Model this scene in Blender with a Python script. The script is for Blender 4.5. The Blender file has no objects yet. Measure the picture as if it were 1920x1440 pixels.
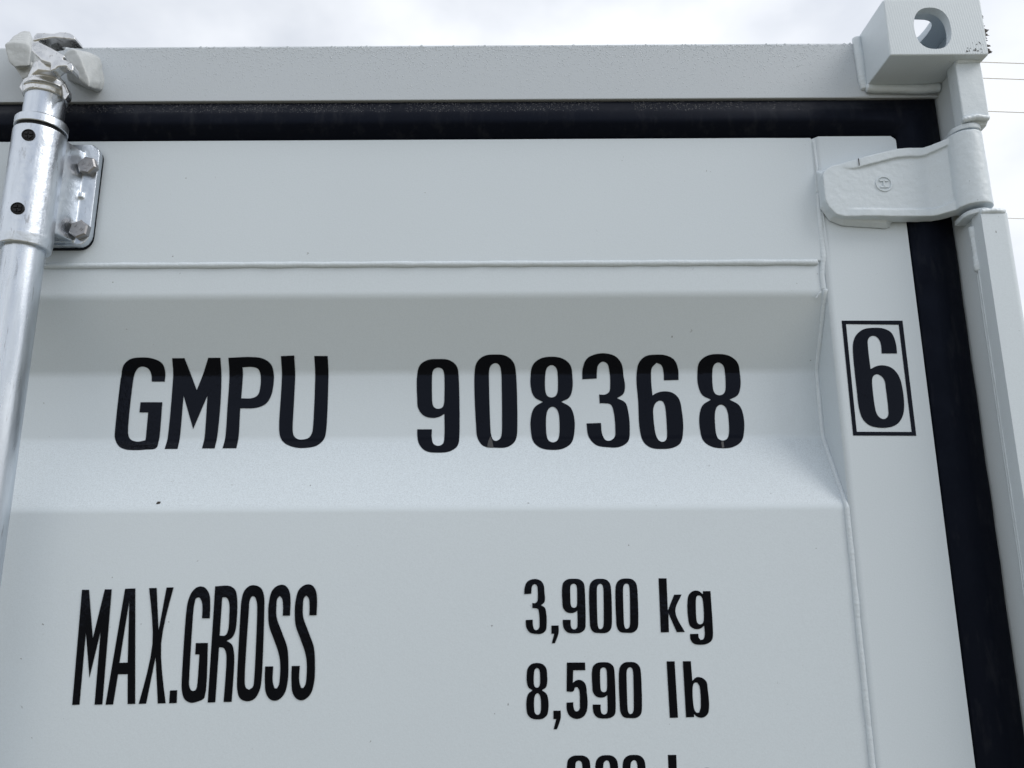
import bpy, bmesh, math, random
from mathutils import Vector, Matrix, noise
from mathutils.geometry import tessellate_polygon

# ------------------------------------------------------------------ camera
scene = bpy.context.scene
COL = scene.collection
RAD = math.radians
FPX = 1442.0                       # focal length in pixels of a 1920-wide frame
PITCH, ROLL = RAD(12.7), RAD(0.3)
CAM = Vector((0.0, -0.72, 0.0))
FWD = Vector((0, math.cos(PITCH), math.sin(PITCH)))
_r = Vector((1, 0, 0)); _u = _r.cross(FWD)
RIGHT = _r*math.cos(ROLL) - _u*math.sin(ROLL)
UP = _u*math.cos(ROLL) + _r*math.sin(ROLL)
cd = bpy.data.cameras.new('camera')
cam = bpy.data.objects.new('camera', cd); COL.objects.link(cam)
m = Matrix.Identity(4)
for i in range(3):
    m[i][0], m[i][1], m[i][2], m[i][3] = RIGHT[i], UP[i], -FWD[i], CAM[i]
cam.matrix_world = m
cd.sensor_fit = 'HORIZONTAL'; cd.sensor_width = 36.0; cd.lens = 36.0*FPX/1920.0
cd.clip_start = 0.02; cd.clip_end = 3000
scene.camera = cam

# ------------------------------------------------------------------ sky, sun, exposure
SUN_DIR = Vector((0.66, -0.28, 0.70)).normalized()       # towards the sun (behind the clouds)
elev = math.asin(SUN_DIR.z); azim = math.atan2(SUN_DIR.x, SUN_DIR.y)
w = bpy.data.worlds.new('World'); scene.world = w; w.use_nodes = True
nt = w.node_tree; nt.nodes.clear()
def N(nt, t, **kw):
    n = nt.nodes.new(t)
    for k, v in kw.items():
        if k in n.inputs.keys() and not hasattr(n, k): n.inputs[k].default_value = v
        else: setattr(n, k, v)
    return n
sky = N(nt, 'ShaderNodeTexSky', sky_type='NISHITA', sun_disc=False)
sky.sun_elevation = elev; sky.sun_rotation = azim; sky.air_density = 1.0; sky.dust_density = 1.0
tc = N(nt, 'ShaderNodeTexCoord')
mp = N(nt, 'ShaderNodeMapping'); mp.inputs['Location'].default_value = (9.4, 2.7, 0.6); mp.inputs['Scale'].default_value = (1, 1, 1.7)
n1 = N(nt, 'ShaderNodeTexNoise'); n1.inputs['Scale'].default_value = 1.5; n1.inputs['Detail'].default_value = 6; n1.inputs['Roughness'].default_value = .48
r1 = N(nt, 'ShaderNodeValToRGB')
r1.color_ramp.elements[0].position = .34; r1.color_ramp.elements[0].color = (.42, .42, .42, 1)
r1.color_ramp.elements[1].position = .56; r1.color_ramp.elements[1].color = (1, 1, 1, 1)
n2 = N(nt, 'ShaderNodeTexNoise'); n2.inputs['Scale'].default_value = 3.1; n2.inputs['Detail'].default_value = 5; n2.inputs['Roughness'].default_value = .5
r2 = N(nt, 'ShaderNodeValToRGB')
r2.color_ramp.elements[0].position = .38; r2.color_ramp.elements[0].color = (8.6, 8.9, 9.4, 1)
r2.color_ramp.elements[1].position = .62; r2.color_ramp.elements[1].color = (10.7, 10.9, 11.2, 1)
mx = N(nt, 'ShaderNodeMixRGB')
bg = N(nt, 'ShaderNodeBackground'); bg.inputs['Strength'].default_value = 0.1
out = N(nt, 'ShaderNodeOutputWorld')
L = nt.links.new
L(tc.outputs['Generated'], mp.inputs['Vector']); L(mp.outputs['Vector'], n1.inputs['Vector']); L(mp.outputs['Vector'], n2.inputs['Vector'])
L(n1.outputs['Fac'], r1.inputs['Fac']); L(n2.outputs['Fac'], r2.inputs['Fac'])
L(r1.outputs['Color'], mx.inputs['Fac']); L(sky.outputs['Color'], mx.inputs['Color1']); L(r2.outputs['Color'], mx.inputs['Color2'])
L(mx.outputs['Color'], bg.inputs['Color']); L(bg.outputs['Background'], out.inputs['Surface'])

sd = bpy.data.lights.new('sun', 'SUN'); sd.energy = 1.6; sd.angle = RAD(34); sd.color = (1, .96, .9)
sun = bpy.data.objects.new('sun', sd); COL.objects.link(sun)
sun.rotation_euler = (-SUN_DIR).to_track_quat('-Z', 'Y').to_euler(); sun.location = (3, 2, 5)
vs = scene.view_settings
vs.view_transform = 'Standard'; vs.look = 'None'; vs.gamma = 1.0; vs.exposure = 0.2; vs.use_curve_mapping = False

# ------------------------------------------------------------------ materials
def base_mat(name, col, rough=.5, metal=0., spec=.5):
    mt = bpy.data.materials.new(name); mt.use_nodes = True
    t = mt.node_tree; b = t.nodes['Principled BSDF']
    b.inputs['Base Color'].default_value = (*col, 1); b.inputs['Roughness'].default_value = rough
    b.inputs['Metallic'].default_value = metal; b.inputs['Specular IOR Level'].default_value = spec
    co = t.nodes.new('ShaderNodeTexCoord')
    return mt, t, b, co.outputs['Object']
def noise_n(t, vec, scale, detail=3, rough=.5, stretch=None):
    if stretch:
        mpn = t.nodes.new('ShaderNodeMapping'); mpn.inputs['Scale'].default_value = stretch
        t.links.new(vec, mpn.inputs['Vector']); vec = mpn.outputs['Vector']
    n = t.nodes.new('ShaderNodeTexNoise'); n.inputs['Scale'].default_value = scale
    n.inputs['Detail'].default_value = detail; n.inputs['Roughness'].default_value = rough
    t.links.new(vec, n.inputs['Vector']); return n.outputs['Fac']
def ramp(t, fac, p0, c0, p1, c1):
    r = t.nodes.new('ShaderNodeValToRGB'); e = r.color_ramp.elements
    e[0].position = p0; e[1].position = p1
    e[0].color = (*c0, 1) if isinstance(c0, tuple) else (c0, c0, c0, 1)
    e[1].color = (*c1, 1) if isinstance(c1, tuple) else (c1, c1, c1, 1)
    t.links.new(fac, r.inputs['Fac']); return r.outputs['Color']
def mix(t, fac, a, b, mode='MIX'):
    x = t.nodes.new('ShaderNodeMixRGB'); x.blend_type = mode
    for s, v in (('Fac', fac), ('Color1', a), ('Color2', b)):
        if isinstance(v, (int, float)): x.inputs[s].default_value = v if s == 'Fac' else (v, v, v, 1)
        elif isinstance(v, tuple): x.inputs[s].default_value = (*v, 1)
        else: t.links.new(v, x.inputs[s])
    return x.outputs['Color']
def bump(t, b, h, strength, dist, prev=None):
    n = t.nodes.new('ShaderNodeBump'); n.inputs['Strength'].default_value = strength; n.inputs['Distance'].default_value = dist
    t.links.new(h, n.inputs['Height'])
    if prev: t.links.new(prev, n.inputs['Normal'])
    t.links.new(n.outputs['Normal'], b.inputs['Normal']); return n.outputs['Normal']

def paint(name, col=(.575, .640, .692), rough=.42, peel=.10, grain=.25, specks=True, lumps=0., mill=False, grime=False):
    mt, t, b, co = base_mat(name, col, rough, 0, .45)
    big = noise_n(t, co, 5, 4)
    c = mix(t, ramp(t, big, .3, 0., .7, .5), col, tuple(v*.95 for v in col))
    fine = noise_n(t, co, 900, 2, .6)
    geo = t.nodes.new('ShaderNodeNewGeometry'); sx = t.nodes.new('ShaderNodeSeparateXYZ'); t.links.new(geo.outputs['True Normal'], sx.inputs[0])
    dry = ramp(t, sx.outputs['Z'], .25, grain, .45, .85)            # dry overspray dust settles on faces that look up
    c = mix(t, mix(t, 1., ramp(t, fine, .38, .0, .68, 1.), dry, 'MULTIPLY'), c, tuple(v*.78 for v in col))
    if specks:
        v = noise_n(t, co, 170, 2, .6); v2 = noise_n(t, co, 13, 2)
        s = ramp(t, v, .745, 0., .77, .8)
        s = mix(t, 1., s, ramp(t, v2, .45, 0., .6, .8), 'MULTIPLY')
        c = mix(t, s, c, (.10, .10, .10))
    if grime:
        g = noise_n(t, co, 60, 5, .7); g2 = noise_n(t, co, 25, 2)
        s = mix(t, 1., ramp(t, g, .58, 0., .66, .8), ramp(t, g2, .5, 0., .62, 1.), 'MULTIPLY')
        c = mix(t, s, c, (.30, .28, .24))
    t.links.new(c, b.inputs['Base Color'])
    t.links.new(ramp(t, big, .3, rough-.06, .7, rough+.08), b.inputs['Roughness'])
    p = bump(t, b, noise_n(t, co, 420, 2, .5), peel, .0006)
    if lumps: p = bump(t, b, noise_n(t, co, 130, 3, .6), lumps, .0025, p)
    if mill:
        wv = t.nodes.new('ShaderNodeTexWave'); wv.wave_type = 'BANDS'; wv.bands_direction = 'X'
        wv.inputs['Scale'].default_value = 128; wv.inputs['Distortion'].default_value = 1.0; wv.inputs['Detail'].default_value = 1
        wv.inputs['Detail Scale'].default_value = .3
        mpn = t.nodes.new('ShaderNodeMapping'); mpn.inputs['Rotation'].default_value = (0, RAD(7), 0)
        t.links.new(co, mpn.inputs['Vector']); t.links.new(mpn.outputs['Vector'], wv.inputs['Vector'])
        p = bump(t, b, wv.outputs['Fac'], .11, .0006, p)
    return mt
PAINT = paint('white_paint')
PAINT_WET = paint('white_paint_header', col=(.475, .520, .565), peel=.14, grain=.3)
PAINT_CAST = paint('white_paint_cast', peel=.10, lumps=.12, grime=False)
PAINT_MILL = paint('white_paint_milled', mill=True, specks=True)
PAINT_WELD = paint('white_paint_weld', rough=.33, lumps=.35, specks=False)
PAINT_LUMP = paint('white_paint_lumpy', col=(.40, .425, .435), rough=.4, lumps=.3, grime=True)

def galv(name, col=(.56, .60, .65), rough=.3, streak=(1, 1, .25), dirt=.5):
    mt, t, b, co = base_mat(name, col, rough, 1.0, .5)
    a = noise_n(t, co, 60, 5, .65, streak); f = noise_n(t, co, 500, 3, .6)
    c = mix(t, ramp(t, a, .35, 0., .65, 1.), tuple(v*.86 for v in col), tuple(min(1, v*1.12) for v in col))
    d = noise_n(t, co, 210, 4, .7, streak); d2 = noise_n(t, co, 22, 2)
    s = mix(t, 1., ramp(t, d, .60, 0., .66, dirt), ramp(t, d2, .42, 0., .58, 1.), 'MULTIPLY')
    c = mix(t, s, c, (.16, .15, .14))
    t.links.new(c, b.inputs['Base Color'])
    t.links.new(ramp(t, a, .3, rough-.07, .7, rough+.16), b.inputs['Roughness'])
    p = bump(t, b, f, .25, .0005); bump(t, b, a, .07, .0012, p)
    return mt
GALV = galv('galvanised_steel')
GALV_CAM = galv('galvanised_cam', col=(.60, .61, .62), rough=.25, streak=(1, 1, 1), dirt=.7)
GALV_ROD = galv('galvanised_rod', rough=.27, streak=(1, 1, .12))
BOLT = galv('bolt_steel', col=(.30, .30, .31), rough=.42, streak=(1, 1, 1))

def rubber(name):
    mt, t, b, co = base_mat(name, (.003, .0032, .0045), .45, 0, .115)
    b.inputs['Specular Tint'].default_value = (.55, .68, 1.0, 1)
    a = noise_n(t, co, 30, 5, .7); s = noise_n(t, co, 90, 4, .65, (1, 1, .25))
    c = mix(t, ramp(t, s, .54, 0., .74, .42), (.0024, .0030, .0060), (.022, .023, .026))
    t.links.new(c, b.inputs['Base Color'])
    t.links.new(ramp(t, a, .35, .40, .7, .66), b.inputs['Roughness'])
    bump(t, b, a, .12, .002); return mt
RUBBER = rubber('black_rubber')
def vinyl():
    mt, t, b, co = base_mat('black_vinyl', (.0035, .0035, .0045), .10, 0, .13)
    b.inputs['Specular Tint'].default_value = (.55, .68, 1.0, 1)
    a = noise_n(t, co, 210, 3, .6); bl = noise_n(t, co, 14, 2)
    mm = mix(t, 1., a, ramp(t, bl, .45, .1, .6, 1.), 'MULTIPLY')
    bump(t, b, mm, .5, .0012)
    t.links.new(ramp(t, bl, .35, .05, .7, .11), b.inputs['Roughness']); return mt
VINYL = vinyl()
BLACK = base_mat('black_plastic', (.006, .006, .007), .45, 0, .25)[0]
RUST = base_mat('bare_edge_steel', (.045, .04, .036), .8)[0]
def wet(name, col, spec):
    mt, t, b, co = base_mat(name, col, .10, 0, spec); return mt
WATER = wet('droplets_on_paint', (.47, .515, .56), .5)
WATER_DARK = wet('droplets_on_rubber', (.008, .009, .014), .6)
PEEL = base_mat('peeled_vinyl', (.035, .035, .036), .3)[0]
def ground_mat():
    mt, t, b, co = base_mat('gravel', (.2, .19, .17), .9)
    c = mix(t, ramp(t, noise_n(t, co, 25, 6, .7), .3, 0., .7, 1.), (.16, .145, .105), (.29, .262, .19))
    t.links.new(c, b.inputs['Base Color']); bump(t, b, noise_n(t, co, 30, 4), .6, .02); return mt
CABLE = base_mat('weathered_cable', (.9, .9, .9), .8)[0]

# ------------------------------------------------------------------ helpers
ROOT = None
def link(ob, parent=None):
    COL.objects.link(ob)
    if parent is not None:
        ob.parent = parent
        pm = Matrix.Translation(ROOT_LOC)
        ob.matrix_parent_inverse = pm.inverted() if parent is ROOT else Matrix.Identity(4)
    return ob
def mesh_obj(name, verts, faces, mat, parent=None, smooth=False, angle=None):
    me = bpy.data.meshes.new(name); me.from_pydata([tuple(v) for v in verts], [], faces); me.validate()
    bm = bmesh.new(); bm.from_mesh(me); bmesh.ops.recalc_face_normals(bm, faces=bm.faces); bm.to_mesh(me); bm.free()
    return finish(name, me, mat, parent, smooth, angle)
def finish(name, me, mat, parent, smooth=False, angle=None):
    me.materials.append(mat)
    if smooth or angle:
        for p in me.polygons: p.use_smooth = True
    if angle: me.set_sharp_from_angle(angle=RAD(angle))
    ob = link(bpy.data.objects.new(name, me), parent)
    if angle:
        wn = ob.modifiers.new('weighted', 'WEIGHTED_NORMAL'); wn.keep_sharp = True; wn.weight = 100
    return ob
def bm_obj(name, bm, mat, parent=None, smooth=False, angle=None):
    me = bpy.data.meshes.new(name); bmesh.ops.recalc_face_normals(bm, faces=bm.faces); bm.to_mesh(me); bm.free()
    return finish(name, me, mat, parent, smooth, angle)
def hull(bm, pts):
    vs_ = [bm.verts.new(p) for p in pts]
    r = bmesh.ops.convex_hull(bm, input=vs_)
    bmesh.ops.delete(bm, geom=list({g for g in r['geom_interior'] + r['geom_unused'] if isinstance(g, bmesh.types.BMVert)}), context='VERTS')
def box_pts(x0, x1, y0, y1, z0, z1):
    return [(x, y, z) for x in (x0, x1) for y in (y0, y1) for z in (z0, z1)]
def add_box(bm, *a): hull(bm, box_pts(*a))
def bevel_box(name, a, mat, parent, bev=.002, seg=3):
    bm = bmesh.new(); add_box(bm, *a)
    bmesh.ops.bevel(bm, geom=bm.edges[:], offset=bev, segments=seg, profile=.5, affect='EDGES')
    return bm_obj(name, bm, mat, parent, angle=40)
def cyl_pts(cx, cy, z0, z1, r0, r1=None, n=40):
    r1 = r0 if r1 is None else r1
    return [(cx+r*math.cos(2*math.pi*i/n), cy+r*math.sin(2*math.pi*i/n), z) for r, z in ((r0, z0), (r1, z1)) for i in range(n)]
def lathe(bm, cx, cy, prof, n=64, cap=True):
    """prof: list of (r,z)"""
    rings = [[bm.verts.new((cx+r*math.cos(2*math.pi*i/n), cy+r*math.sin(2*math.pi*i/n), z)) for i in range(n)] for r, z in prof]
    for a, b in zip(rings, rings[1:]):
        for i in range(n): bm.faces.new((a[i], a[(i+1) % n], b[(i+1) % n], b[i]))
    if cap: bm.faces.new(rings[0][::-1]); bm.faces.new(rings[-1])
def evaluated(ob):
    dg = bpy.context.evaluated_depsgraph_get(); dg.update()
    return bpy.data.meshes.new_from_object(ob.evaluated_get(dg))
def remeshed(name, bm, mat, parent, voxel=.0008, smooth_it=4, rough_amp=0., rough_scale=120, seed=0):
    me = bpy.data.meshes.new('tmp'); bmesh.ops.recalc_face_normals(bm, faces=bm.faces); bm.to_mesh(me); bm.free()
    ob = bpy.data.objects.new('tmp', me); COL.objects.link(ob)
    rm = ob.modifiers.new('r', 'REMESH'); rm.mode = 'VOXEL'; rm.voxel_size = voxel; rm.use_smooth_shade = True
    sm = ob.modifiers.new('s', 'SMOOTH'); sm.factor = .5; sm.iterations = smooth_it
    em = evaluated(ob); bpy.data.objects.remove(ob)
    if rough_amp:
        nn = [v.normal.copy() for v in em.vertices]
        for v, n_ in zip(em.vertices, nn):
            v.co += n_*rough_amp*(noise.fractal(v.co*rough_scale + Vector((seed, 0, 0)), 1, 2, 3))
    em.materials.clear()
    return finish(name, em, mat, parent, smooth=True)
def hit(px, py, y):
    """the point of the plane at depth y that the photograph shows at pixel (px, py)"""
    d = RIGHT*((px-960)/FPX) + UP*((720-py)/FPX) + FWD
    return CAM + d*((y-CAM.y)/d.y)
def bead(name, pts, r, parent, mat=None, seed=1, flat=1.0, step=.0012, pitch=.0045, amp=.22):
    """a weld bead: a rippled tube half sunk along a path"""
    rnd = random.Random(seed); P = []
    for a, b in zip(pts, pts[1:]):
        a, b = Vector(a), Vector(b); n = max(1, int((b-a).length/step))
        P += [a.lerp(b, i/n) for i in range(n)]
    P.append(Vector(pts[-1])); verts = []; faces = []; K = 10; s = 0.
    for i, p in enumerate(P):
        t = (P[min(i+1, len(P)-1)] - P[max(i-1, 0)]).normalized()
        fr = Vector((0, -1, 0)); fr = (fr - t*fr.dot(t)).normalized(); sd_ = t.cross(fr)
        if i: s += (P[i]-P[i-1]).length
        q = noise.noise(Vector((s*70, seed*7.3, 0)))
        rr = r*(1 + amp*.18*math.sin(2*math.pi*s/pitch + 2*q) + amp*1.3*q + amp*.35*noise.noise(Vector((s*330, seed, 3))))
        off = sd_*r*.12*noise.noise(Vector((s*45, seed*3.1, 9)))
        if i in (0, len(P)-1): rr *= .35
        for k in range(K):
            an = 2*math.pi*k/K
            verts.append(p + off + fr*rr*flat*math.cos(an) + sd_*rr*math.sin(an))
    for i in range(len(P)-1):
        for k in range(K):
            faces.append((i*K+k, i*K+(k+1) % K, (i+1)*K+(k+1) % K, (i+1)*K+k))
    faces.append(tuple(range(K))); faces.append(tuple((len(P)-1)*K+k for k in range(K)))
    return mesh_obj(name, verts, faces, mat or PAINT_WELD, parent, smooth=True)

def tag(o, label=None, cat=None, group=None, kind=None):
    for k, v in (('label', label), ('category', cat), ('group', group), ('kind', kind)):
        if v: o[k] = v
    return o

# ------------------------------------------------------------------ ground and root
GZ = -1.62
g = mesh_obj('ground', [(-600, -600, GZ), (600, -600, GZ), (600, 600, GZ), (-600, 600, GZ)], [(0, 1, 2, 3)], ground_mat())
g['kind'] = 'structure'
ROOT_LOC = Vector((-.27, 1.2, GZ))
ROOT = bpy.data.objects.new('shipping_container', None); COL.objects.link(ROOT); ROOT.location = ROOT_LOC
tag(ROOT, 'small white steel shipping container, upper corner of its right door with black rubber seal', 'container')
XL, XR = -1.0, .468                     # modelled width of the door end
ZB = -1.5

# ------------------------------------------------------------------ door leaf
def fillet_poly(pts, r, n=8):
    o = [Vector(pts[0])]
    for a, b, c in zip(pts, pts[1:], pts[2:]):
        a, b, c = Vector(a), Vector(b), Vector(c)
        u, v = (a-b).normalized(), (c-b).normalized(); ang = u.angle(v)
        d = min(r/math.tan(ang/2), (a-b).length*.45, (c-b).length*.45)
        p, q = b+u*d, b+v*d
        for i in range(n+1):
            t = i/n; o.append(p.lerp(b, t).lerp(b.lerp(q, t), t))
    o.append(Vector(pts[-1])); return o
PF, PB = .003, .042
raw = [(.300, PF), (.2535, PF), (.184, PB), (.1155, PB), (.0455, PF)]
z = -.30
while z > -1.2:
    raw += [(z, PF), (z-.069, PB), (z-.138, PB), (z-.207, PF)]; z -= .48
raw.append((ZB, PF))
PROF = fillet_poly([Vector((a, b)) for a, b in raw], .017)
PROF = [(p.x, p.y) for p in PROF]
def yprof(zz):
    for (a, ya), (b, yb) in zip(PROF, PROF[1:]):
        if b <= zz <= a and a > b: return ya + (yb-ya)*(a-zz)/(a-b)
    return PF
XW = .3115
xs = [XL + (XW+.002-XL)*i/60 for i in range(61)]
verts = []; faces = []
for zz, yy in PROF:
    for x in xs: verts.append((x, yy + .0005*noise.noise(Vector((x*5, zz*7, 0))), zz))
W_ = len(xs)
for i in range(len(PROF)-1):
    for j in range(W_-1): faces.append((i*W_+j, i*W_+j+1, (i+1)*W_+j+1, (i+1)*W_+j))
nb = len(verts)
verts += [(XL, .06, .30), (XW+.002, .06, .30), (XW+.002, .06, ZB), (XL, .06, ZB)]
faces.append((nb, nb+1, nb+2, nb+3))
DOOR = mesh_obj('door', verts, faces, PAINT, ROOT, smooth=True)
tag(DOOR, 'white pressed steel right door with a deep horizontal recess and black lettering')
bevel_box('top_rail', (XL, XW+.0005, .0012, .058, .2862, .4230), PAINT, DOOR, .0016)
bm = bmesh.new()
# stile: rounded on its left edge, squared notch at the top right
add_box(bm, XW, .3978, 0, .058, ZB, .4230)
bmesh.ops.bevel(bm, geom=[e for e in bm.edges if all(abs(v.co.x-XW) < 1e-5 and v.co.y < .001 for v in e.verts)], offset=.0065, segments=8, profile=.5, affect='EDGES')
bmesh.ops.bevel(bm, geom=[e for e in bm.edges if all(v.co.x > .397 and v.co.z > .42 for v in e.verts)], offset=.005, segments=4, profile=.5, affect='EDGES')
bm_obj('stile', bm, PAINT, DOOR, angle=25)
bead('weld_bead', [(XL, .0024, .2862), (.306, .0024, .2858)], .0031, DOOR, seed=2, flat=.8, amp=.12)
bead('weld_bead', [(.3132, .0030, .4215), (.3128, .0030, .36)], .0034, DOOR, seed=3, flat=.7, amp=.06)
bead('weld_bead', [(.3125, .0015, .36), (.3115, .002, .29), (.3095, .003, .272), (.3100, .0032, .256)], .0030, DOOR, seed=4, flat=.75)
cp = [(.3103, yy-.0005, zz) for zz, yy in PROF if .258 > zz > -.30]
cp.append((.3115, PF-.0005, -.32))
bead('weld_bead', cp, .0026, DOOR, seed=5, amp=.12)
bead('spatter', [(.300, .002, .2475), (.305, -.0005, .2540)], .0009, DOOR, seed=6, step=.0008)

# ------------------------------------------------------------------ lettering on the door
def smooth_ring(pts, sub=5):
    """Catmull-Rom through the gentle bends, sharp turns kept"""
    n = len(pts); V = [Vector(p) for p in pts]; corner = []
    for i in range(n):
        a, b = (V[i]-V[i-1]), (V[(i+1) % n]-V[i])
        corner.append(a.angle(b, 0) > RAD(66))
    o = []
    for i in range(n):
        p0, p1, p2, p3 = V[i-1], V[i], V[(i+1) % n], V[(i+2) % n]
        if corner[i] and corner[(i+1) % n]: o.append(p1); continue
        L12 = (p2-p1).length
        la, lb = (p1-p0).length, (p3-p2).length
        # long straight segments stay straight
        m1 = (p2-p1) if corner[i] else ((p1-p0)/max(la, 1e-6)+(p2-p1)/max(L12, 1e-6)).normalized()*L12
        m2 = (p2-p1) if corner[(i+1) % n] else ((p2-p1)/max(L12, 1e-6)+(p3-p2)/max(lb, 1e-6)).normalized()*L12
        mean = (la+lb)/2
        k1 = min(1, 2.2*la/max(L12, 1e-6)); k2 = min(1, 2.2*lb/max(L12, 1e-6))
        for s in range(sub):
            t = s/sub; h00 = 2*t**3-3*t*t+1; h10 = t**3-2*t*t+t; h01 = -2*t**3+3*t*t; h11 = t**3-t*t
            o.append(p1*h00 + m1*k1*h10 + p2*h01 + m2*k2*h11)
    return o
def on_door(px, py):
    y = .02
    for _ in range(14):
        h = hit(px, py, y); y = yprof(h.z)
    return h
CUTS = [z_ for z_, y_ in PROF if .04 < z_ < .26]
def glyph(name, rings, stile=False, label=None):
    """rings of photograph pixels laid as cut vinyl on the steel, following its folds"""
    loops = []
    for r_ in rings:
        loops.append([Vector((h.x, h.z, 0)) for h in [(hit(p[0], p[1], 0.) if stile else on_door(p[0], p[1])) for p in smooth_ring(r_)]])
    tris = tessellate_polygon(loops); flat = [v for l in loops for v in l]
    bm = bmesh.new(); vs_ = [bm.verts.new((v.x, 0, v.y)) for v in flat]
    for t_ in tris:
        try: bm.faces.new([vs_[i] for i in t_])
        except ValueError: pass
    if not stile:
        zmin = min(v.co.z for v in bm.verts); zmax = max(v.co.z for v in bm.verts)
        for c in CUTS:
            if zmin < c < zmax: bmesh.ops.bisect_plane(bm, geom=bm.verts[:]+bm.edges[:]+bm.faces[:], plane_co=(0, 0, c), plane_no=(0, 0, 1), dist=1e-6)
    for v in bm.verts:
        v.co.y = -.00035 if stile else yprof(v.co.z) + .0005*noise.noise(Vector((v.co.x*5, v.co.z*7, 0))) - .00045
    me = bpy.data.meshes.new(name); bm.normal_update()
    for f in bm.faces:
        if f.normal.y > 0: f.normal_flip()
    bm.to_mesh(me); bm.free()
    o = finish(name, me, VINYL, DOOR)
    if label: o['label'] = label
    return o
def from_crop(rings, scale, ox, oy): return [[(ox+x/scale, oy+y/scale) for x, y in r_] for r_ in rings]
def remap(rings, q0, q1):
    """bilinear move from box q0 (x0,y0,x1,y1 with left/right edge per row) to quad q1 = TL,TR,BL,BR"""
    (tl0, tr0, bl0, br0), (tl, tr, bl, br) = q0, q1; o = []
    for r_ in rings:
        k = []
        for x, y in r_:
            v = (y-tl0[1])/(bl0[1]-tl0[1])
            xl = tl0[0]+(bl0[0]-tl0[0])*v; xr = tr0[0]+(br0[0]-tr0[0])*v; u = (x-xl)/(xr-xl)
            xl1 = tl[0]+(bl[0]-tl[0])*v; xr1 = tr[0]+(br[0]-tr[0])*v; yl = tl[1]+(bl[1]-tl[1])*v; yr = tr[1]+(br[1]-tr[1])*v
            k.append((xl1+(xr1-xl1)*u, yl+(yr-yl)*u))
        o.append(k)
    return o
def quad(x0, y0, x1, x2, y1, x3): return ((x0, y0), (x1, y0), (x2, y1), (x3, y1))   # TL.x, top, TR.x, BL.x, bottom, BR.x

D9 = [[(65,480),(145,480),(145,530),(155,560),(180,570),(205,558),(213,520),(213,395),(190,410),(150,418),(100,405),(70,365),(65,320),(65,180),(80,130),(120,103),(180,97),(240,103),(280,135),(291,190),(295,520),(285,570),(245,599),(180,607),(110,597),(75,560),(66,520)],
      [(145,190),(152,155),(178,142),(205,152),(214,190),(213,330),(205,360),(180,370),(155,360),(146,330)]]
Q9 = quad(65, 97, 291, 65, 607, 295)
D0 = [[(377,180),(390,115),(430,80),(490,72),(550,80),(590,115),(604,180),(610,500),(598,545),(560,575),(490,580),(425,570),(395,530),(386,460)],
      [(455,180),(462,135),(490,117),(515,130),(525,180),(528,490),(520,530),(495,545),(475,535),(464,490)]]
Q0 = quad(377, 72, 602, 388, 580, 612)
D8 = [[(683,190),(695,130),(735,95),(797,84),(860,95),(900,130),(911,190),(911,260),(895,305),(850,330),(900,360),(920,410),(920,510),(905,555),(860,585),(800,592),(740,582),(700,550),(686,500),(686,410),(705,360),(750,330),(705,305),(685,255)],
      [(762,190),(770,145),(797,127),(825,145),(832,190),(832,270),(822,298),(797,308),(772,298),(762,265)],
      [(767,410),(778,370),(803,354),(828,370),(840,410),(842,500),(832,540),(805,553),(778,540),(768,500)]]
Q8 = quad(683, 84, 911, 686, 592, 921)
D3 = [[(965,207),(967,150),(990,95),(1040,70),(1100,67),(1150,85),(1180,125),(1190,190),(1198,245),(1190,285),(1155,310),(1200,335),(1215,380),(1224,490),(1215,545),(1170,575),(1100,577),(1040,565),(1000,520),(988,448),(1067,445),(1075,510),(1095,540),(1120,540),(1142,520),(1145,480),(1135,380),(1120,345),(1090,338),(1060,338),(1057,290),(1090,290),(1112,275),(1117,240),(1112,160),(1100,122),(1075,112),(1052,130),(1045,165),(1044,203)]]
Q3 = quad(965, 67, 1190, 988, 578, 1225)
D6 = [[(1410,213),(1490,211),(1487,150),(1465,100),(1420,77),(1370,73),(1310,82),(1275,115),(1261,180),(1270,330),(1280,490),(1300,550),(1340,580),(1400,587),(1460,580),(1500,555),(1514,500),(1508,380),(1490,310),(1455,280),(1410,273),(1370,282),(1348,295),(1340,190),(1345,145),(1370,118),(1395,130),(1408,170)],
      [(1350,380),(1360,340),(1385,322),(1408,330),(1420,370),(1428,500),(1425,535),(1405,550),(1380,540),(1362,500)]]
def chaikin(r_):
    return [q for a, b in zip(r_, r_[1:]+r_[:1]) for q in ((a[0]*.78+b[0]*.22, a[1]*.78+b[1]*.22), (a[0]*.22+b[0]*.78, a[1]*.22+b[1]*.78))]
for d_ in (D9, D0, D8, D6): d_[1:] = [chaikin(r_) for r_ in d_[1:]]
A = (2.909, 760, 640)
G4 = (4.174, 180, 640)
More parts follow.
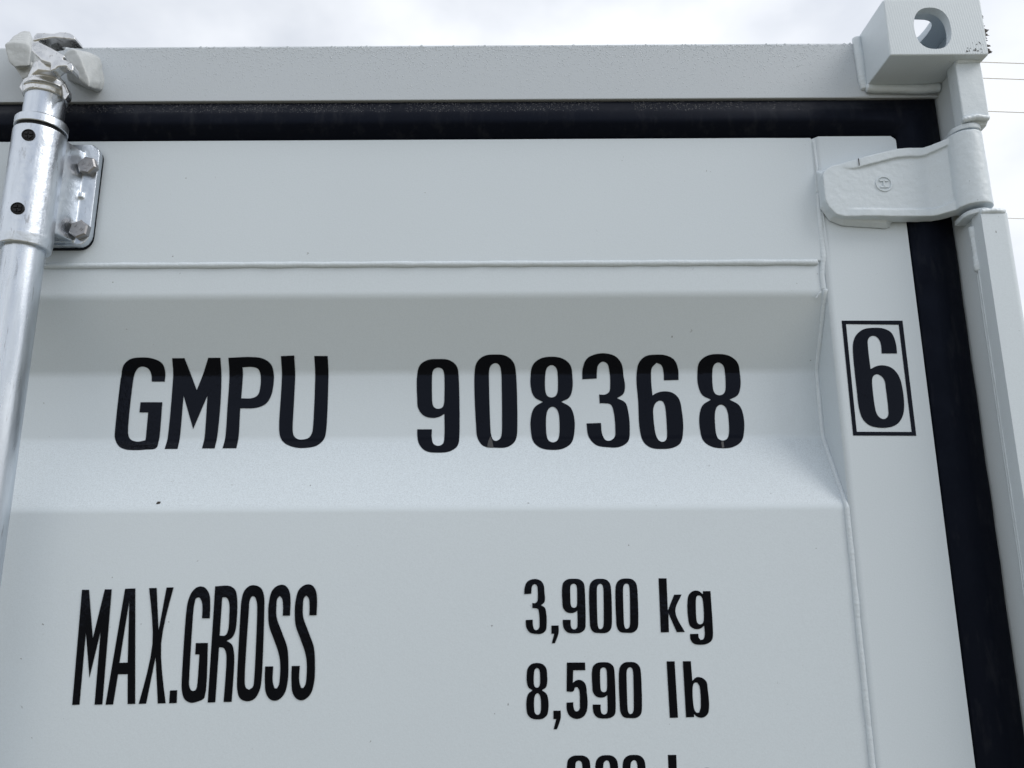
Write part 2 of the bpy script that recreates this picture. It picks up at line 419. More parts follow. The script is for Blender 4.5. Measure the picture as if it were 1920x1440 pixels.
LET = [
 ('letter', [[(438,316),(540,316),(543,240),(520,175),(450,137),(350,127),(270,140),(222,180),(203,235),(150,700),(150,760),(180,820),(230,845),(300,851),(390,847),(475,833),(490,790),(500,740),(521,477),(350,477),(342,557),(410,557),(388,775),(320,785),(270,765),(252,715),(292,310),(310,240),(340,205),(375,200),(415,220),(435,265)]]),
 ('letter', [[(597,133),(694,133),(745,262),(790,383),(838,262),(880,130),(975,130),(983,265),(975,500),(948,760),(930,838),(831,838),(850,760),(874,425),(762,687),(687,425),(657,760),(640,842),(539,842),(562,760),(605,255)]]),
 ('letter', [[(1037,130),(1230,124),(1310,137),(1370,180),(1392,250),(1390,340),(1370,430),(1330,490),(1260,520),(1130,525),(1116,760),(1100,837),(992,837),(1012,760),(1030,520),(1045,255)],
             [(1148,205),(1230,203),(1270,218),(1288,260),(1285,370),(1268,420),(1230,443),(1138,447)]]),
 ('letter', [[(1448,117),(1552,112),(1560,255),(1540,690),(1550,740),(1580,765),(1620,768),(1665,755),(1690,720),(1700,660),(1716,255),(1709,116),(1814,116),(1820,245),(1803,690),(1785,765),(1730,815),(1650,833),(1570,832),(1490,805),(1450,765),(1434,690),(1456,260)]]),
]
for nme, r_ in LET: glyph(nme, from_crop(r_, *G4))
for r_ in (D9, D0, D8, D3, D6, remap(D8, Q8, quad(1588, 70, 1820, 1612, 583, 1850))): glyph('digit', from_crop(r_, *A))
M3 = (3.5556, 100, 1070)
S_ = [(1531,300),(1532,230),(1525,185),(1510,168),(1495,185),(1488,240),(1490,310),(1525,410),(1560,510),(1568,600),(1560,760),(1535,830),(1490,865),(1450,860),(1420,820),(1411,740),(1413,638),(1467,637),(1464,740),(1475,783),(1490,785),(1505,760),(1513,610),(1500,540),(1470,455),(1440,370),(1434,310),(1440,200),(1465,125),(1510,95),(1545,98),(1572,130),(1582,190),(1579,300)]
MG = [
 ('letter', [[(193,127),(240,127),(265,450),(345,124),(391,124),(328,892),(276,893),(317,405),(242,715),(219,410),(176,893),(127,895)]]),
 ('letter', [[(480,120),(548,118),(547,888),(496,889),(497,690),(433,690),(400,892),(349,893)], [(508,200),(497,612),(442,614)]]),
 ('letter', [[(640,116),(690,115),(703,400),(756,112),(803,111),(720,487),(750,884),(697,885),(683,575),(620,886),(570,888),(662,487)]]),
 ('full_stop', [[(779,798),(827,796),(824,882),(773,884)]]),
 ('letter', [[(992,317),(995,255),(990,205),(975,178),(955,182),(943,215),(933,290),(907,720),(908,770),(922,798),(945,798),(958,775),(975,558),(947,558),(951,482),(1032,481),(1008,847),(960,873),(915,880),(875,855),(858,800),(857,730),(885,300),(900,200),(930,135),(970,106),(1010,112),(1040,155),(1047,215),(1044,318)]]),
 ('letter', [[(1080,104),(1180,103),(1213,128),(1226,180),(1224,330),(1212,410),(1190,448),(1155,467),(1190,490),(1205,540),(1207,620),(1190,874),(1136,875),(1155,600),(1150,540),(1135,515),(1106,510),(1081,877),(1030,879)], [(1127,178),(1155,180),(1172,210),(1174,300),(1165,400),(1148,430),(1110,433)]]),
 ('letter', [[(1255,200),(1275,133),(1310,101),(1350,98),(1387,118),(1405,165),(1408,250),(1390,720),(1375,800),(1340,855),(1290,870),(1245,850),(1228,800),(1226,720),(1250,260)], [(1305,260),(1310,200),(1325,172),(1340,172),(1355,200),(1360,270),(1340,720),(1330,775),(1305,793),(1285,780),(1277,720)]]),
 ('letter', [S_]), ('letter', [[(x+177, y-3) for x, y in S_]]),
]
for nme, r_ in MG: glyph(nme, from_crop(r_, *M3))
K3 = (3.79, 960, 1060)
SM = [
 ('digit', remap(D3, Q3, quad(90, 98, 233, 94, 487, 245))),
 ('comma', [[(280,427),(331,427),(331,480),(305,553),(283,553),(300,486),(280,486)]]),
 ('digit', remap(D9, Q9, quad(355, 95, 516, 362, 483, 524))),
 ('digit', remap(D0, Q0, quad(549, 95, 703, 553, 481, 711))),
 ('digit', remap(D0, Q0, quad(735, 93, 889, 741, 479, 899))),
 ('letter', [[(1041,92),(1098,92),(1107,322),(1152,208),(1205,207),(1160,325),(1228,474),(1170,474),(1111,340),(1115,475),(1057,476)]]),
 ('letter', [[(1356,183),(1410,183),(1428,490),(1420,530),(1390,555),(1340,564),(1290,555),(1268,525),(1265,487),(1324,486),(1326,512),(1340,530),(1358,525),(1368,500),(1365,428),(1340,448),(1300,452),(1265,430),(1253,390),(1246,260),(1257,208),(1290,181),(1325,182),(1356,205)], [(1307,240),(1315,218),(1335,215),(1352,235),(1362,390),(1350,415),(1330,418),(1313,400)]]),
 ('digit', remap(D8, Q8, quad(106, 693, 249, 102, 1094, 259))),
 ('comma', [[(294,1032),(346,1032),(346,1085),(320,1164),(296,1164),(314,1092),(294,1092)]]),
 ('digit', [[(390,690),(519,690),(521,745),(435,745),(432,835),(460,815),(490,815),(520,840),(531,900),(536,1010),(520,1060),(490,1085),(450,1090),(410,1070),(390,1030),(387,975),(435,972),(438,1010),(450,1035),(465,1036),(480,1020),(482,990),(478,890),(465,865),(450,866),(435,895),(388,895)]]),
 ('digit', remap(D9, Q9, quad(567, 688, 727, 575, 1088, 738))),
 ('digit', remap(D0, Q0, quad(759, 686, 914, 767, 1085, 925))),
 ('letter', [[(1098,682),(1155,681),(1179,1082),(1121,1083)]]),
 ('letter', [[(1213,681),(1270,680),(1281,820),(1310,795),(1345,797),(1380,825),(1390,880),(1400,1010),(1390,1055),(1360,1080),(1320,1078),(1292,1057),(1294,1078),(1236,1079)], [(1283,870),(1295,835),(1315,832),(1332,860),(1340,1010),(1330,1045),(1310,1045),(1293,1015)]]),
 ('digit', remap(D9, Q9, quad(390, 1350, 555, 396, 1755, 565))),
 ('digit', remap(D0, Q0, quad(592, 1348, 752, 598, 1753, 762))),
 ('digit', remap(D0, Q0, quad(785, 1346, 946, 793, 1751, 958))),
 ('letter', [[(1107,1346),(1167,1346),(1176,1585),(1222,1467),(1278,1466),(1230,1588),(1302,1745),(1240,1745),(1180,1605),(1184,1746),(1124,1747)]]),
 ('letter', remap([[(1356,183),(1410,183),(1428,490),(1420,530),(1390,555),(1340,564),(1290,555),(1268,525),(1265,487),(1324,486),(1326,512),(1340,530),(1358,525),(1368,500),(1365,428),(1340,448),(1300,452),(1265,430),(1253,390),(1246,260),(1257,208),(1290,181),(1325,182),(1356,205)], [(1307,240),(1315,218),(1335,215),(1352,235),(1362,390),(1350,415),(1330,418),(1313,400)]], quad(1246, 180, 1410, 1262, 564, 1432), quad(1322, 1440, 1494, 1342, 1840, 1520))),
]
for nme, r_ in SM: glyph(nme, from_crop(r_, *K3))
B6 = (4.174, 1460, 540)
glyph('number_frame', from_crop([[(492,256),(968,256),(1076,1157),(582,1155)], [(526,283),(938,288),(1040,1127),(610,1125)]], *B6), True)
glyph('digit', from_crop([[(805,513),(926,513),(915,430),(880,350),(820,318),(740,312),(660,325),(605,370),(582,430),(580,500),(610,800),(632,960),(660,1030),(710,1075),(780,1093),(850,1093),(920,1070),(962,1020),(980,950),(970,800),(940,690),(890,630),(830,607),(770,610),(718,635),(697,450),(700,400),(725,377),(755,378),(785,405),(800,450)], [(730,720),(740,690),(765,676),(795,685),(825,720),(838,790),(857,960),(855,1000),(830,1025),(800,1020),(770,990),(752,930)]], *B6), True)
for ring_ in ([(452,548),(464,518),(474,545),(481,579),(447,578)], [(1722,547),(1734,546),(1738,580),(1726,581)]):
    o = glyph('peeled_flap', from_crop([ring_], *A)); o.data.materials.clear(); o.data.materials.append(PEEL)
    for v in o.data.vertices: v.co.y -= .0004
# the dark chip in the paint left of the letters
bm = bmesh.new(); rnd = random.Random(4); c = on_door(297, 943)
hull(bm, [(c.x+rnd.uniform(-.0022, .0022), yprof(c.z)+rnd.uniform(-.0012, .001), c.z+rnd.uniform(-.0016, .0016)) for _ in range(14)])
bm_obj('paint_chip', bm, RUST, DOOR)

# ------------------------------------------------------------------ rubber seal round the door
prof = [(0, .014), (.03, .004), (.08, .0010), (.28, -.0056), (.34, -.0066), (.40, -.0069), (.56, -.0061), (.62, -.0054), (.66, -.0046), (.80, -.0012), (.93, .0018), (.97, .0032), (1, .008)]
prof = [(s, y) for s, y in prof]
inner, outer = (.3978, .4232), (.4465, .4680)
path = [('t', XL + (inner[0]-XL)*i/90) for i in range(90)] + [('c', 0)] + [('r', inner[1] - (inner[1]-ZB)*i/120) for i in range(1, 121)]
verts = []; faces = []
for k, (kind, v) in enumerate(path):
    for s, y in prof:
        wob = .0011*noise.noise(Vector((k*.33, 4, 0)))*(s**3) if kind != 't' else 0
        yy = y + .0004*noise.noise(Vector((k*.21, s*3, 7)))
        if kind == 't': verts.append((v, yy, inner[1]+(outer[1]-inner[1])*s))
        elif kind == 'c': verts.append((inner[0]+(outer[0]-inner[0])*s+wob, yy*.6, inner[1]+(outer[1]-inner[1])*s))
        else: verts.append((inner[0]+(outer[0]-inner[0])*s+wob, yy*.6, v))
n = len(prof)
for k in range(len(path)-1):
    for s in range(n-1): faces.append((k*n+s, k*n+s+1, (k+1)*n+s+1, (k+1)*n+s))
GASKET = mesh_obj('door_seal', verts, faces, RUBBER, ROOT, smooth=True)
tag(GASKET, 'black rubber door seal running along the top and down the right edge')

# ------------------------------------------------------------------ header beam
bm = bmesh.new(); add_box(bm, XL, .376, 0, .07, .4676, .5345)
bmesh.ops.bevel(bm, geom=[e for e in bm.edges if all(v.co.y < .001 and v.co.z > .53 for v in e.verts)], offset=.0045, segments=6, profile=.5, affect='EDGES')
bmesh.ops.bevel(bm, geom=[e for e in bm.edges if all(v.co.y < .001 and v.co.z < .468 for v in e.verts)], offset=.0012, segments=2, profile=.5, affect='EDGES')
add_box(bm, .3755, .4476, .0003, .069, .4677, .4766)
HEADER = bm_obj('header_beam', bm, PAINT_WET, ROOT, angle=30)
def droplets(name, spots, parent, mat):
    verts = []; faces = []; K = 7
    for x, y, z_, r, e in spots:
        b0 = len(verts); nrm = Vector((0, -1, 0))
        for lv, (rr, h) in enumerate(((1, -.1), (.86, .34), (.5, .60))):
            for k in range(K):
                a = 2*math.pi*(k+.5*lv)/K
                verts.append((x+r*rr*math.cos(a), y-r*h*.45, z_+r*e*rr*math.sin(a)))
        verts.append((x, y-r*.70*.45, z_))
        for lv in range(2):
            for k in range(K):
                faces.append((b0+lv*K+k, b0+lv*K+(k+1) % K, b0+(lv+1)*K+k)); faces.append((b0+lv*K+(k+1) % K, b0+(lv+1)*K+(k+1) % K, b0+(lv+1)*K+k))
        for k in range(K): faces.append((b0+2*K+k, b0+2*K+(k+1) % K, b0+3*K))
        faces.append(tuple(b0+k for k in range(K-1, -1, -1)))
    o = mesh_obj(name, verts, faces, mat, parent, smooth=True); o['kind'] = 'stuff'; return o
rnd = random.Random(11); sp = []
for i in range(230):
    zz = .5318 - abs(rnd.gauss(0, .0022)); sp.append((rnd.uniform(-.50, .366), .0004, zz, rnd.uniform(.0006, .0019), rnd.uniform(.9, 1.3)))
for i in range(6000):
    t_ = rnd.random()**1.7
    sp.append((rnd.uniform(-.50, .366), 0, .531 - t_*.058, rnd.uniform(.00028, .00062)*(1.25-.5*t_), 1.))
droplets('water_droplets', sp, HEADER, WATER)
sp = []
for i in range(2200):
    x = rnd.uniform(-.5, .33); s = rnd.uniform(.60, .96); d = noise.noise(Vector((x*14, 2, 0)))
    if d > .25 or x > .1 and rnd.random() > (.4-x)/.3: continue
    yy = next(ya+(yb-ya)*(s-sa)/(sb-sa) for (sa, ya), (sb, yb) in zip(prof, prof[1:]) if sa <= s <= sb)
    sp.append((x, yy, inner[1]+(outer[1]-inner[1])*s, rnd.uniform(.0003, .00065), 1.))
droplets('water_droplets', sp, GASKET, WATER_DARK)

# ------------------------------------------------------------------ corner casting
CX0, CX1, CY0, CY1, CZ0, CZ1 = .3725, .4695, -.055, .045, .4768, .5402
def tmp_obj(bm):
    me = bpy.data.meshes.new('tmp'); bmesh.ops.recalc_face_normals(bm, faces=bm.faces); bm.to_mesh(me); bm.free()
    o = bpy.data.objects.new('tmp', me); COL.objects.link(o); return o
def stadium(cx, cz, w_, h_, n=24, p=2.6):
    return [(cx + w_/2*math.copysign(abs(math.cos(a))**(2/p), math.cos(a)), cz + h_/2*math.copysign(abs(math.sin(a))**(2/p), math.sin(a))) for a in [2*math.pi*i/n for i in range(n)]]
bm = bmesh.new(); add_box(bm, CX0, CX1, CY0, CY1, CZ0, CZ1)
bmesh.ops.bevel(bm, geom=bm.edges[:], offset=.0014, segments=3, profile=.5, affect='EDGES')
body = tmp_obj(bm); cutters = []
bm = bmesh.new(); add_box(bm, CX0+.009, CX1-.009, CY0+.009, CY1-.009, CZ0+.008, CZ1-.008); cutters.append(tmp_obj(bm))
bm = bmesh.new(); st = stadium(.4178, .5068, .0365, .0470, 28, 2.35); hull(bm, [(x, y, z_) for x, z_ in st for y in (CY0-.02, CY0+.02)]); cutters.append(tmp_obj(bm))
bm = bmesh.new(); st = stadium(.413, -.010, .050, .050, 24, 3.); hull(bm, [(x, y, z_) for x, y in st for z_ in (CZ1-.02, CZ1+.02)]); cutters.append(tmp_obj(bm))
for c in cutters:
    mo = body.modifiers.new('b', 'BOOLEAN'); mo.operation = 'DIFFERENCE'; mo.object = c; mo.solver = 'EXACT'
em = evaluated(body)
for o in [body]+cutters: bpy.data.objects.remove(o)
em.materials.clear()
CAST = finish('corner_casting', em, PAINT_MILL, ROOT, angle=35)
tag(CAST, 'white milled corner casting with an oval hole')
bead('weld_bead', [(.3722, -.0005, .4745), (.3700, -.0015, .49), (.3698, -.0015, .515), (.3702, .000, .5375)], .0052, CAST, seed=8, flat=.8, amp=.1)
bead('weld_bead', [(.3715, -.003, .4755), (.40, -.004, .4735), (.43, -.004, .4730), (.4480, -.006, .4735)], .0052, CAST, seed=9, flat=.9, amp=.1)
# torn burr along the right edge
bm = bmesh.new(); rnd = random.Random(5)
for i in range(46):
    zz = .4800 + .046*rnd.random()**1.6; x = CX1-.0006; y = CY0+.001+rnd.uniform(0, .003); l = rnd.uniform(.0015, .0062)*(1 if zz < .507 else .5)
    h_ = rnd.uniform(.0012, .0030); dz = rnd.uniform(-.0015, .0015)
    hull(bm, [(x-.0008, y, zz-h_), (x-.0008, y, zz+h_), (x-.0008, y+.0009, zz), (x+l, y+.0003, zz+dz), (x+l*.45, y+.0002, zz+h_*.7), (x+l*.5, y-.0003, zz-h_*.5)])
bm_obj('torn_burr', bm, RUST, CAST)
bm = bmesh.new()
for i in range(30):
    x = rnd.uniform(.4475, .4672); zz = .4793+abs(rnd.gauss(0, .005)); l = rnd.uniform(.0003, .0011)
    hull(bm, [(x+rnd.uniform(-l, l)*.6, CY0-rnd.uniform(.0001, .0004), zz+rnd.uniform(-l, l)*1.3) for _ in range(6)]+[(x, CY0+.0005, zz)])
bm_obj('scuff_marks', bm, RUST, CAST)

# ------------------------------------------------------------------ corner post with hinge bar and lugs
bm = bmesh.new(); add_box(bm, .4478, .4680, -.0270, .07, ZB, .4765)
POST = bm_obj('corner_post', bm, PAINT, ROOT)
bm = bmesh.new()
# upper hinge block: tapered at the foot
hull(bm, [(x, y, z_) for x in (.4415, .4672) for y, z_ in ((-.045, .4775), (-.0290, .4775), (-.045, .4160), (-.0290, .4080), (-.040, .4090))])
bmesh.ops.bevel(bm, geom=bm.edges[:], offset=.0013, segments=2, profile=.5, affect='EDGES')
bm_obj('hinge_block', bm, PAINT_CAST, POST, angle=40)
bm = bmesh.new()
hull(bm, [(x, y, z_) for x in (.4445, .4715) for y, z_ in ((-.045, .3135), (-.0300, .3175), (-.041, .3165), (-.045, ZB), (-.0300, ZB))])
bmesh.ops.bevel(bm, geom=[e for e in bm.edges if all(v.co.x > .471 and v.co.y < -.044 for v in e.verts)], offset=.006, segments=6, profile=.5, affect='EDGES')
bmesh.ops.bevel(bm, geom=[e for e in bm.edges if all(v.co.x < .445 and v.co.y < -.044 for v in e.verts)], offset=.0018, segments=3, profile=.5, affect='EDGES')
bm_obj('hinge_bar', bm, PAINT, POST, angle=40)
KX, KY, KR = .4480, -.0305, .0158
def lug(z0, z1, back):
    bm = bmesh.new()
    hull(bm, cyl_pts(KX+.002, KY, z0, z1, .0140, n=28) + [(x, y, z_) for x, y in ((.4385, -.012), (.4660, -.012)) for z_ in (z0, z1)])
    return remeshed('hinge_lug', bm, PAINT_CAST, POST, .0008, 3, .0003, 150)
lug(.4046, .4100, 0); lug(.3155, .3205, 0)
bead('weld_bead', [(.4468, -.0275, .472), (.4466, -.0278, .412)], .0026, POST, seed=12, amp=.2)
bead('weld_bead', [(.4464, -.0290, .308), (.4464, -.0290, -.6)], .0024, POST, seed=13, amp=.08)
bead('weld_bead', [(.4472, -.0243, .300), (.4472, -.0243, -.6)], .0020, POST, seed=14, amp=.05)
bead('weld_bead', [(.4462, -.0275, .3085), (.4462, -.0275, .262)], .0042, POST, seed=19, amp=.2)
bead('weld_bead', [(.4420, -.0445, .4768), (.4560, -.0450, .4770), (.4672, -.0440, .4768)], .0028, POST, seed=15, amp=.2)
bead('weld_bead', [(.4405, -.0440, .4125), (.4540, -.0452, .4150), (.4672, -.0440, .4140)], .0030, POST, seed=17, amp=.25)
bead('weld_bead', [(.4445, -.0435, .3160), (.4580, -.0440, .3168), (.4690, -.0420, .3160)], .0028, POST, seed=16, amp=.2)

# ------------------------------------------------------------------ hinge blade
def zt(x):                                   # top edge along x
    pts = [(.3125, .372), (.3155, .3765), (.3215, .3805), (.350, .388), (.387, .3978), (.400, .3990), (.415, .3990), (.430, .4005), (.445, .4020), (.48, .4020)]
    for (a, za), (b, zb) in zip(pts, pts[1:]):
        if x <= b: return za+(zb-za)*max(0, x-a)/(b-a)
    return pts[-1][1]
def zb_(x):
    pts = [(.3125, .344), (.3150, .3365), (.3215, .3285), (.330, .3258), (.383, .3245), (.45, .3248), (.48, .3250)]
    for (a, za), (b, zb) in zip(pts, pts[1:]):
        if x <= b: return za+(zb-za)*max(0, x-a)/(b-a)
    return pts[-1][1]
fp = fillet_poly([Vector(p) for p in ((.3125, -.0145), (.418, -.0145), (.4345, -.0300), (.4400, -.0400), (.448, -.0440))], .016, 8)
# dense path of the blade's outer face in plan
FPATH = []
for a, b in zip(fp, fp[1:]):
    nn = max(1, int((b-a).length/.0016)); FPATH += [a.lerp(b, i/nn) for i in range(nn)]
FPATH.append(fp[-1])
def loft(bm, path, z0f, z1f, front, back):
    rows = []
    for i, p in enumerate(path):
        t_ = (path[min(i+1, len(path)-1)]-path[max(i-1, 0)]).normalized(); nn = Vector((t_.y, -t_.x))
        f = p+nn*(front(p.x) if callable(front) else front); b = p-nn*back
        rows.append([bm.verts.new(q) for q in ((f.x, f.y, z0f(p.x)), (f.x, f.y, z1f(p.x)), (b.x, b.y, z1f(p.x)), (b.x, b.y, z0f(p.x)))])
    for a, b in zip(rows, rows[1:]):
        for k in range(4): bm.faces.new((a[k], a[(k+1) % 4], b[(k+1) % 4], b[k]))
    bm.faces.new(rows[0][::-1]); bm.faces.new(rows[-1])
bm = bmesh.new()
loft(bm, FPATH, zb_, zt, 0, .0125)
sm01 = lambda a, b, x: max(0, min(1, (x-a)/(b-a)))
PT = [p for p in FPATH if .322 < p.x < .441]; PBt = [p for p in FPATH if .326 < p.x < .441]
loft(bm, PT, lambda x: zt(x)-.0002-.0095*sm01(.318, .345, x)*(1-.35*sm01(.41, .44, x)), lambda x: zt(x)-.0001, lambda x: -.0006+.0034*sm01(.325, .358, x), .004)
loft(bm, PBt, lambda x: zb_(x)+.0001, lambda x: zb_(x)+.0002+.0078+.006*sm01(.424, .444, x), lambda x: -.0006+.0026*sm01(.328, .350, x), .004)
hull(bm, cyl_pts(KX, KY, .3250, .4020, KR+.0008, KR, n=40))
# weld skirt under the blade
hull(bm, [(x, y, z_) for y, pts in ((-.001, ((.3112, .382), (.3118, .340), (.3195, .3268), (.332, .3212), (.376, .3180), (.3815, .3205), (.382, .345), (.345, .388))), (-.0075, ((.3130, .376), (.3135, .343), (.3210, .3290), (.332, .3248), (.374, .3222), (.379, .345), (.345, .384)))) for x, z_ in pts])
HINGE = remeshed('hinge', bm, PAINT_CAST, ROOT, .00065, 9, .0002, 150)
tag(HINGE, 'white cast hinge blade with a round knuckle on the corner post')
# embossed mark: a ring round a letter H lying on its side
bm = bmesh.new(); MX, MZ, MY = .3722, .3604, -.0147
for i in range(40):
    a0, a1 = 2*math.pi*i/40, 2*math.pi*(i+1)/40
    q = [[(MX+r*math.cos(a), MY-h, MZ+r*math.sin(a)) for r, h in ((.0086, -.0008), (.0082, .0008), (.0071, .0008), (.0067, -.0008))] for a in (a0, a1)]
    for k in range(3): bm.faces.new([bm.verts.new(v) for v in (q[0][k], q[0][k+1], q[1][k+1], q[1][k])])
for x0, x1, z0, z1 in ((-.0045, .0045, .0026, .0042), (-.0045, .0045, -.0042, -.0026), (-.0009, .0009, -.003, .003)):
    hull(bm, [(MX+x, y, MZ+z_) for y, sh in ((MY+.001, 1.15), (MY-.0008, .85)) for x in (x0*sh, x1*sh) for z_ in (z0, z1)])
bmesh.ops.remove_doubles(bm, verts=bm.verts[:], dist=1e-6)
bm_obj('embossed_mark', bm, PAINT_CAST, HINGE)
bm = bmesh.new(); cpt = hit(1480+570/4.364, 220+378/4.364, -.0165)
hull(bm, [(cpt.x+dx, -.0160+dy, cpt.z+dz) for dx in (-.00022, .00022) for dy, dz in ((-.0012, -.0030), (-.0012, .0040), (.002, -.0046), (.002, .0046))])
bm_obj('casting_crack', bm, RUST, HINGE)

# ------------------------------------------------------------------ locking bar, cam, bracket
RX, RY, RR = -.4600, -.0400, .0178
bm = bmesh.new(); lathe(bm, RX, RY, [(RR, ZB), (RR, -.5)] + [(RR, -.5+.95*i/12) for i in range(1, 13)])
BAR = bm_obj('locking_bar', bm, GALV_ROD, ROOT, smooth=True, angle=40)
tag(BAR, 'galvanised round locking bar with a claw cam at its top')
bm = bmesh.new(); lathe(bm, RX, RY, [(.0200, .4105), (.0226, .4105), (.0231, .4112), (.0231, .4185), (.0222, .4197), (.0180, .4197)])
bm_obj('collar', bm, GALV, BAR, angle=35)
bm = bmesh.new(); lathe(bm, RX, RY, [(.0205, .4050), (.0205, .4108)])
bm_obj('bushing', bm, BLACK, BAR, angle=35)
C1 = lambda pts, y: [tuple(hit(x/6, 40+v/6, y)) for x, v in pts]
bm = bmesh.new()
def slab(pts, yf, yb):
    pts = [tuple(p) for p in pts]
    hull(bm, [p for p in C1(pts, yf)] + [(p[0], yb, p[2]) for p in C1(pts, yf)])
hull(bm, cyl_pts(RX, RY, .444, .456, .0195, .0215, 30)); hull(bm, cyl_pts(RX+.003, RY-.003, .450, .463, .0212, .015, 30))
hull(bm, C1([(210,740),(235,690),(300,660),(300,760),(250,790)], -.052) + [(RX-.010, -.035, .455), (RX-.010, -.035, .446)])
hull(bm, C1([(730,700),(780,820),(735,885),(715,860),(690,700)], -.056) + [(RX+.012, -.035, .455), (RX+.012, -.035, .443)])
hull(bm, cyl_pts(RX+.002, RY-.004, .458, .460, .017, n=20) + C1([(400,430),(560,470),(580,560),(430,540)], -.066) + C1([(400,430),(560,470),(580,560),(430,540)], -.040))
for seg in ([(560,560),(572,428),(640,410),(655,505),(620,535)], [(630,411),(765,440),(748,500),(645,508)], [(755,438),(800,465),(818,500),(820,548),(800,565),(742,500)]):
    slab(seg, -.074, -.062)                                                                      # lower tab with its hollow underside
slab([(350,330),(352,240),(372,195),(560,290),(725,385),(715,410),(650,405),(560,470),(470,440)], -.074, -.058)   # lit lower arm
slab([(365,215),(376,165),(410,125),(550,128),(620,132),(600,180),(420,184)], -.075, -.055)      # top arm
slab([(590,132),(700,115),(780,124),(835,160),(848,205),(810,200),(740,176),(590,178)], -.075, -.060)
CAMO = remeshed('cam', bm, GALV_CAM, BAR, .0006, 16, .0003, 90, 3)

bm = bmesh.new()
hull(bm, C1([(45,270),(60,250),(125,235),(300,250),(350,300),(330,500),(160,515),(100,460)], -.042) + C1([(150,215),(210,122),(280,100),(345,112),(372,180),(400,420),(340,520),(180,520)], -.012))
hull(bm, C1([(160,515),(430,440),(430,540),(400,560),(280,640),(250,650)], -.034) + [(p[0]+.01, .001, p[2]-.004) for p in C1([(160,515),(430,440),(430,540),(280,640)], -.020)])
hull(bm, C1([(210,250),(400,300),(380,500),(200,500)], -.02) + [(p[0], .002, p[2]) for p in C1([(210,250),(400,300),(380,500),(200,500)], -.02)])
hull(bm, [(p[0], .002, p[2]) for p in C1([(760,340),(940,318),(1050,345),(1125,400),(1150,560),(1172,660),(1155,755),(1080,785),(900,700),(740,640)], -.001)] + C1([(720,370),(760,330),(800,312),(850,320),(900,400),(1010,690),(1000,745),(930,690),(740,480)], -.036))
hull(bm, [(p[0], .002, p[2]) for p in C1([(900,305),(1000,310),(1110,390),(1000,480)], -.001)] + C1([(960,400),(1030,480),(980,520)], -.014))
KEEP = remeshed('cam_keeper', bm, PAINT_LUMP, ROOT, .0008, 22, .0009, 62, 5)
tag(KEEP, 'lumpy white cam keeper welded on the header beam')

bm = bmesh.new()
hull(bm, cyl_pts(RX, RY, .2970, .4070, .0232, n=48))
hull(bm, cyl_pts(RX, RY, .2870, .2975, .0222, .0234, n=48))
FX0, FX1, FZ0, FZ1 = RX-.0455, RX+.0425, .3040, .4140
def rrect(x0, x1, z0, z1, r, n=6):
    o = []
    for cx, cz, a0 in ((x1-r, z1-r, 0), (x0+r, z1-r, 90), (x0+r, z0+r, 180), (x1-r, z0+r, 270)):
        o += [(cx+r*math.cos(RAD(a0+90*i/n)), cz+r*math.sin(RAD(a0+90*i/n))) for i in range(n+1)]
    return o
hull(bm, [(x, y, z_) for x, z_ in rrect(FX0, FX1, FZ0, FZ1, .012) for y in (-.0030, -.0105)])
hull(bm, [(x, y, z_) for x, y in ((RX-.029, -.008), (RX+.029, -.008), (RX-.0215, -.036), (RX+.0215, -.036)) for z_ in (.3075, .4045)])
for s in (-1, 1): hull(bm, [(RX+s*.0295+dx, y, .357+dz) for dx in (-.003, .003) for dz in (-.003, .003) for y in (-.008, -.0135)])
BRK = remeshed('bearing_bracket', bm, GALV, ROOT, .0008, 6, .00012, 160, 7)
for sx_ in (-1, 1):                      # hollows pressed beside the bolts for a spanner
    for zb in (.3875, .3190):
        c_ = Vector((RX+sx_*.0245, -.0205, zb))
        for v in BRK.data.vertices:
            d_ = (v.co-c_).length
            if d_ < .0125: v.co += Vector((-sx_*.35, .9, 0))*.0058*(1-(d_/.0125)**2)**2
tag(BRK, 'galvanised bearing bracket bolted to the door and clasping the locking bar')
# dimples beside the bolts come from the bolts' clearance; the rubber pad sits beneath
bm = bmesh.new()
pts = rrect(FX0-.0015, FX1-.0012, FZ0-.0008, FZ1+.0005, .013)
hull(bm, [(x, y, z_) for x, z_ in pts for y in (.0009, -.0032)])
bm_obj('rubber_pad', bm, RUBBER, BRK, angle=35)
def make_bolt():
    bm = bmesh.new(); n = 6
    prof_ = [(.0093, 0), (.0093, .0060), (.0080, .0070), (.0001, .0070)]
    ring = lambda r, y, k: [bm.verts.new((r*math.cos(2*math.pi*i/k), -y, r*math.sin(2*math.pi*i/k))) for i in range(k)]
    a = ring(.0098, 0, 6); b = ring(.0098, .0058, 6); c = ring(.0082, .0070, 6)
    for p, q in ((a, b), (b, c)):
        for i in range(6): bm.faces.new((p[i], p[(i+1) % 6], q[(i+1) % 6], q[i]))
    bm.faces.new(c); bm.faces.new(a[::-1])
    # raised grade marks
    for x, z_, l, v in ((-.0040, .0008, .0004, .0017), (-.0022, .0008, .0009, .0004), (.0022, .0012, .0004, .0017), (.0040, .0012, .0004, .0017), (.0, -.0035, .0016, .0004)):
        hull(bm, [(x+dx*l, y, z_+dz*v) for dx in (-1, 1) for dz in (-1, 1) for y in (-.0068, -.00735)])
    me = bpy.data.meshes.new('bolt'); bmesh.ops.recalc_face_normals(bm, faces=bm.faces); bm.to_mesh(me); bm.free(); me.materials.append(BOLT); return me
bme = make_bolt()
for x, z_, a in ((.0345, .3875, 12), (.0345, .3190, 37), (-.0365, .3875, 50), (-.0365, .3190, 5)):
    o = bpy.data.objects.new('bolt', bme); link(o, BRK); o.location = (RX+x, -.0103, z_); o.rotation_euler = (0, RAD(a), 0)
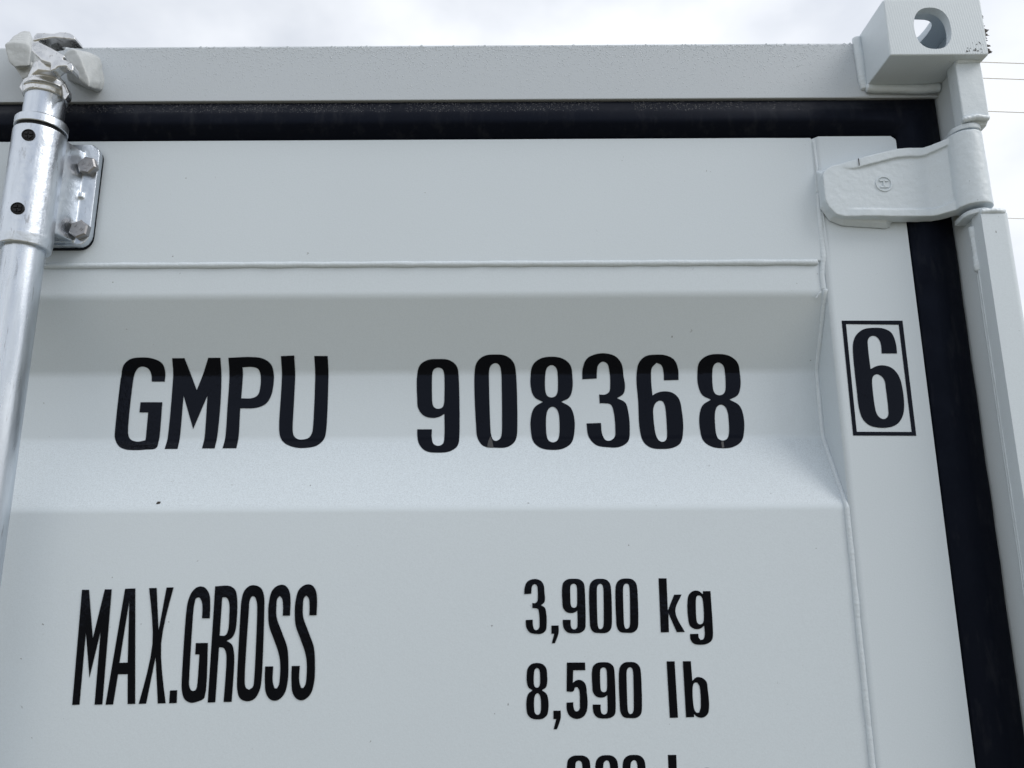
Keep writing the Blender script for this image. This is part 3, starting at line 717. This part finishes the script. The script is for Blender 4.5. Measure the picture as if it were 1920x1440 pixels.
def make_plug():
    bm = bmesh.new(); n = 24
    ring = lambda r, y: [bm.verts.new((r*math.cos(2*math.pi*i/n), -y, r*math.sin(2*math.pi*i/n))) for i in range(n)]
    rs = [ring(.0059, -.006), ring(.0059, .0004), ring(.0052, .0006), ring(.0048, -.0002), ring(.0001, -.0004)]
    for p, q in zip(rs, rs[1:]):
        for i in range(n): bm.faces.new((p[i], p[(i+1) % n], q[(i+1) % n], q[i]))
    for sx, sz in ((-1, 1), (1, 1), (-1, -1), (1, -1)):
        hull(bm, [(sx*u, y, sz*v) for u, v in ((.0006, .0006), (.0036, .0006), (.0030, .0026), (.0006, .0036)) for y in (.002, -.0007)])
    me = bpy.data.meshes.new('plug'); bmesh.ops.recalc_face_normals(bm, faces=bm.faces); bm.to_mesh(me); bm.free(); me.materials.append(BLACK); return me
pme = make_plug()
for z_ in (.3935, .3185):
    o = bpy.data.objects.new('plug', pme); link(o, BRK); a = RAD(10); rr = .0236
    o.location = (RX+rr*math.sin(a), RY-rr*math.cos(a), z_); o.rotation_euler = (0, 0, a)

for o_, dz in ((CAST, .0016), (POST, .0014), (HINGE, .0013), (BRK, -.0016), (BAR, -.0016), (CAMO, .0016)): o_.location.z += dz

# ------------------------------------------------------------------ rest of the body behind the end frame
verts = []; faces = []; k = 0; y = .07; X0 = XR-.004; prof_ = []
while y < 2.4:
    prof_ += [(y, X0), (y+.07, X0), (y+.10, X0-.03), (y+.17, X0-.03)]; y += .20
for y, x in prof_: verts += [(x, y, ZB), (x, y, .515)]
for i in range(len(prof_)-1): faces.append((2*i, 2*i+1, 2*i+3, 2*i+2))
mesh_obj('side_wall', verts, faces, PAINT, ROOT)
bm = bmesh.new(); add_box(bm, XL, XR-.002, .0705, 2.45, .500, .518); bm_obj('roof', bm, PAINT, ROOT)
bm = bmesh.new(); add_box(bm, XL, XR, -.02, 2.45, GZ, ZB-.0005); bm_obj('base_frame', bm, PAINT, ROOT)
bm = bmesh.new(); add_box(bm, XL, XL+.02, .0605, 2.45, ZB, .499); bm_obj('side_wall', bm, PAINT, ROOT)

# ------------------------------------------------------------------ overhead cables far behind
for (xa, ya, xb, yb, yy, r, lab) in (
    (1860, 117, 1920, 119, 15.0, .012, 'topmost thin grey overhead cable behind the container beside the corner casting'),
    (1862, 147, 1920, 149, 15.0, .012, 'second thin grey overhead cable from the top beside the hinge block'),
    (1866, 209, 1920, 211, 15.0, .012, 'third thin grey overhead cable from the top, level with the top rubber seal'),
    (1893, 409, 1920, 410, 15.0, .010, 'lowest and faintest overhead cable, level with the foot of the hinge')):
    p, q = hit(xa, ya, yy), hit(xb, yb, yy); d = (q-p).normalized(); mid = (p+q)/2
    verts = []; faces = []; K = 8; M_ = 24
    for i in range(M_+1):
        s = -9+21*i/M_; c = mid+d*s + Vector((0, 0, .0016*s*s))
        for j in range(K):
            a = 2*math.pi*j/K; verts.append((c.x, c.y+r*math.cos(a), c.z+r*math.sin(a)))
    for i in range(M_):
        for j in range(K): faces.append((i*K+j, i*K+(j+1) % K, (i+1)*K+(j+1) % K, (i+1)*K+j))
    o = mesh_obj('overhead_cable', verts, faces, CABLE, None, smooth=True)
    tag(o, lab, 'cable', 'overhead cables behind the container')
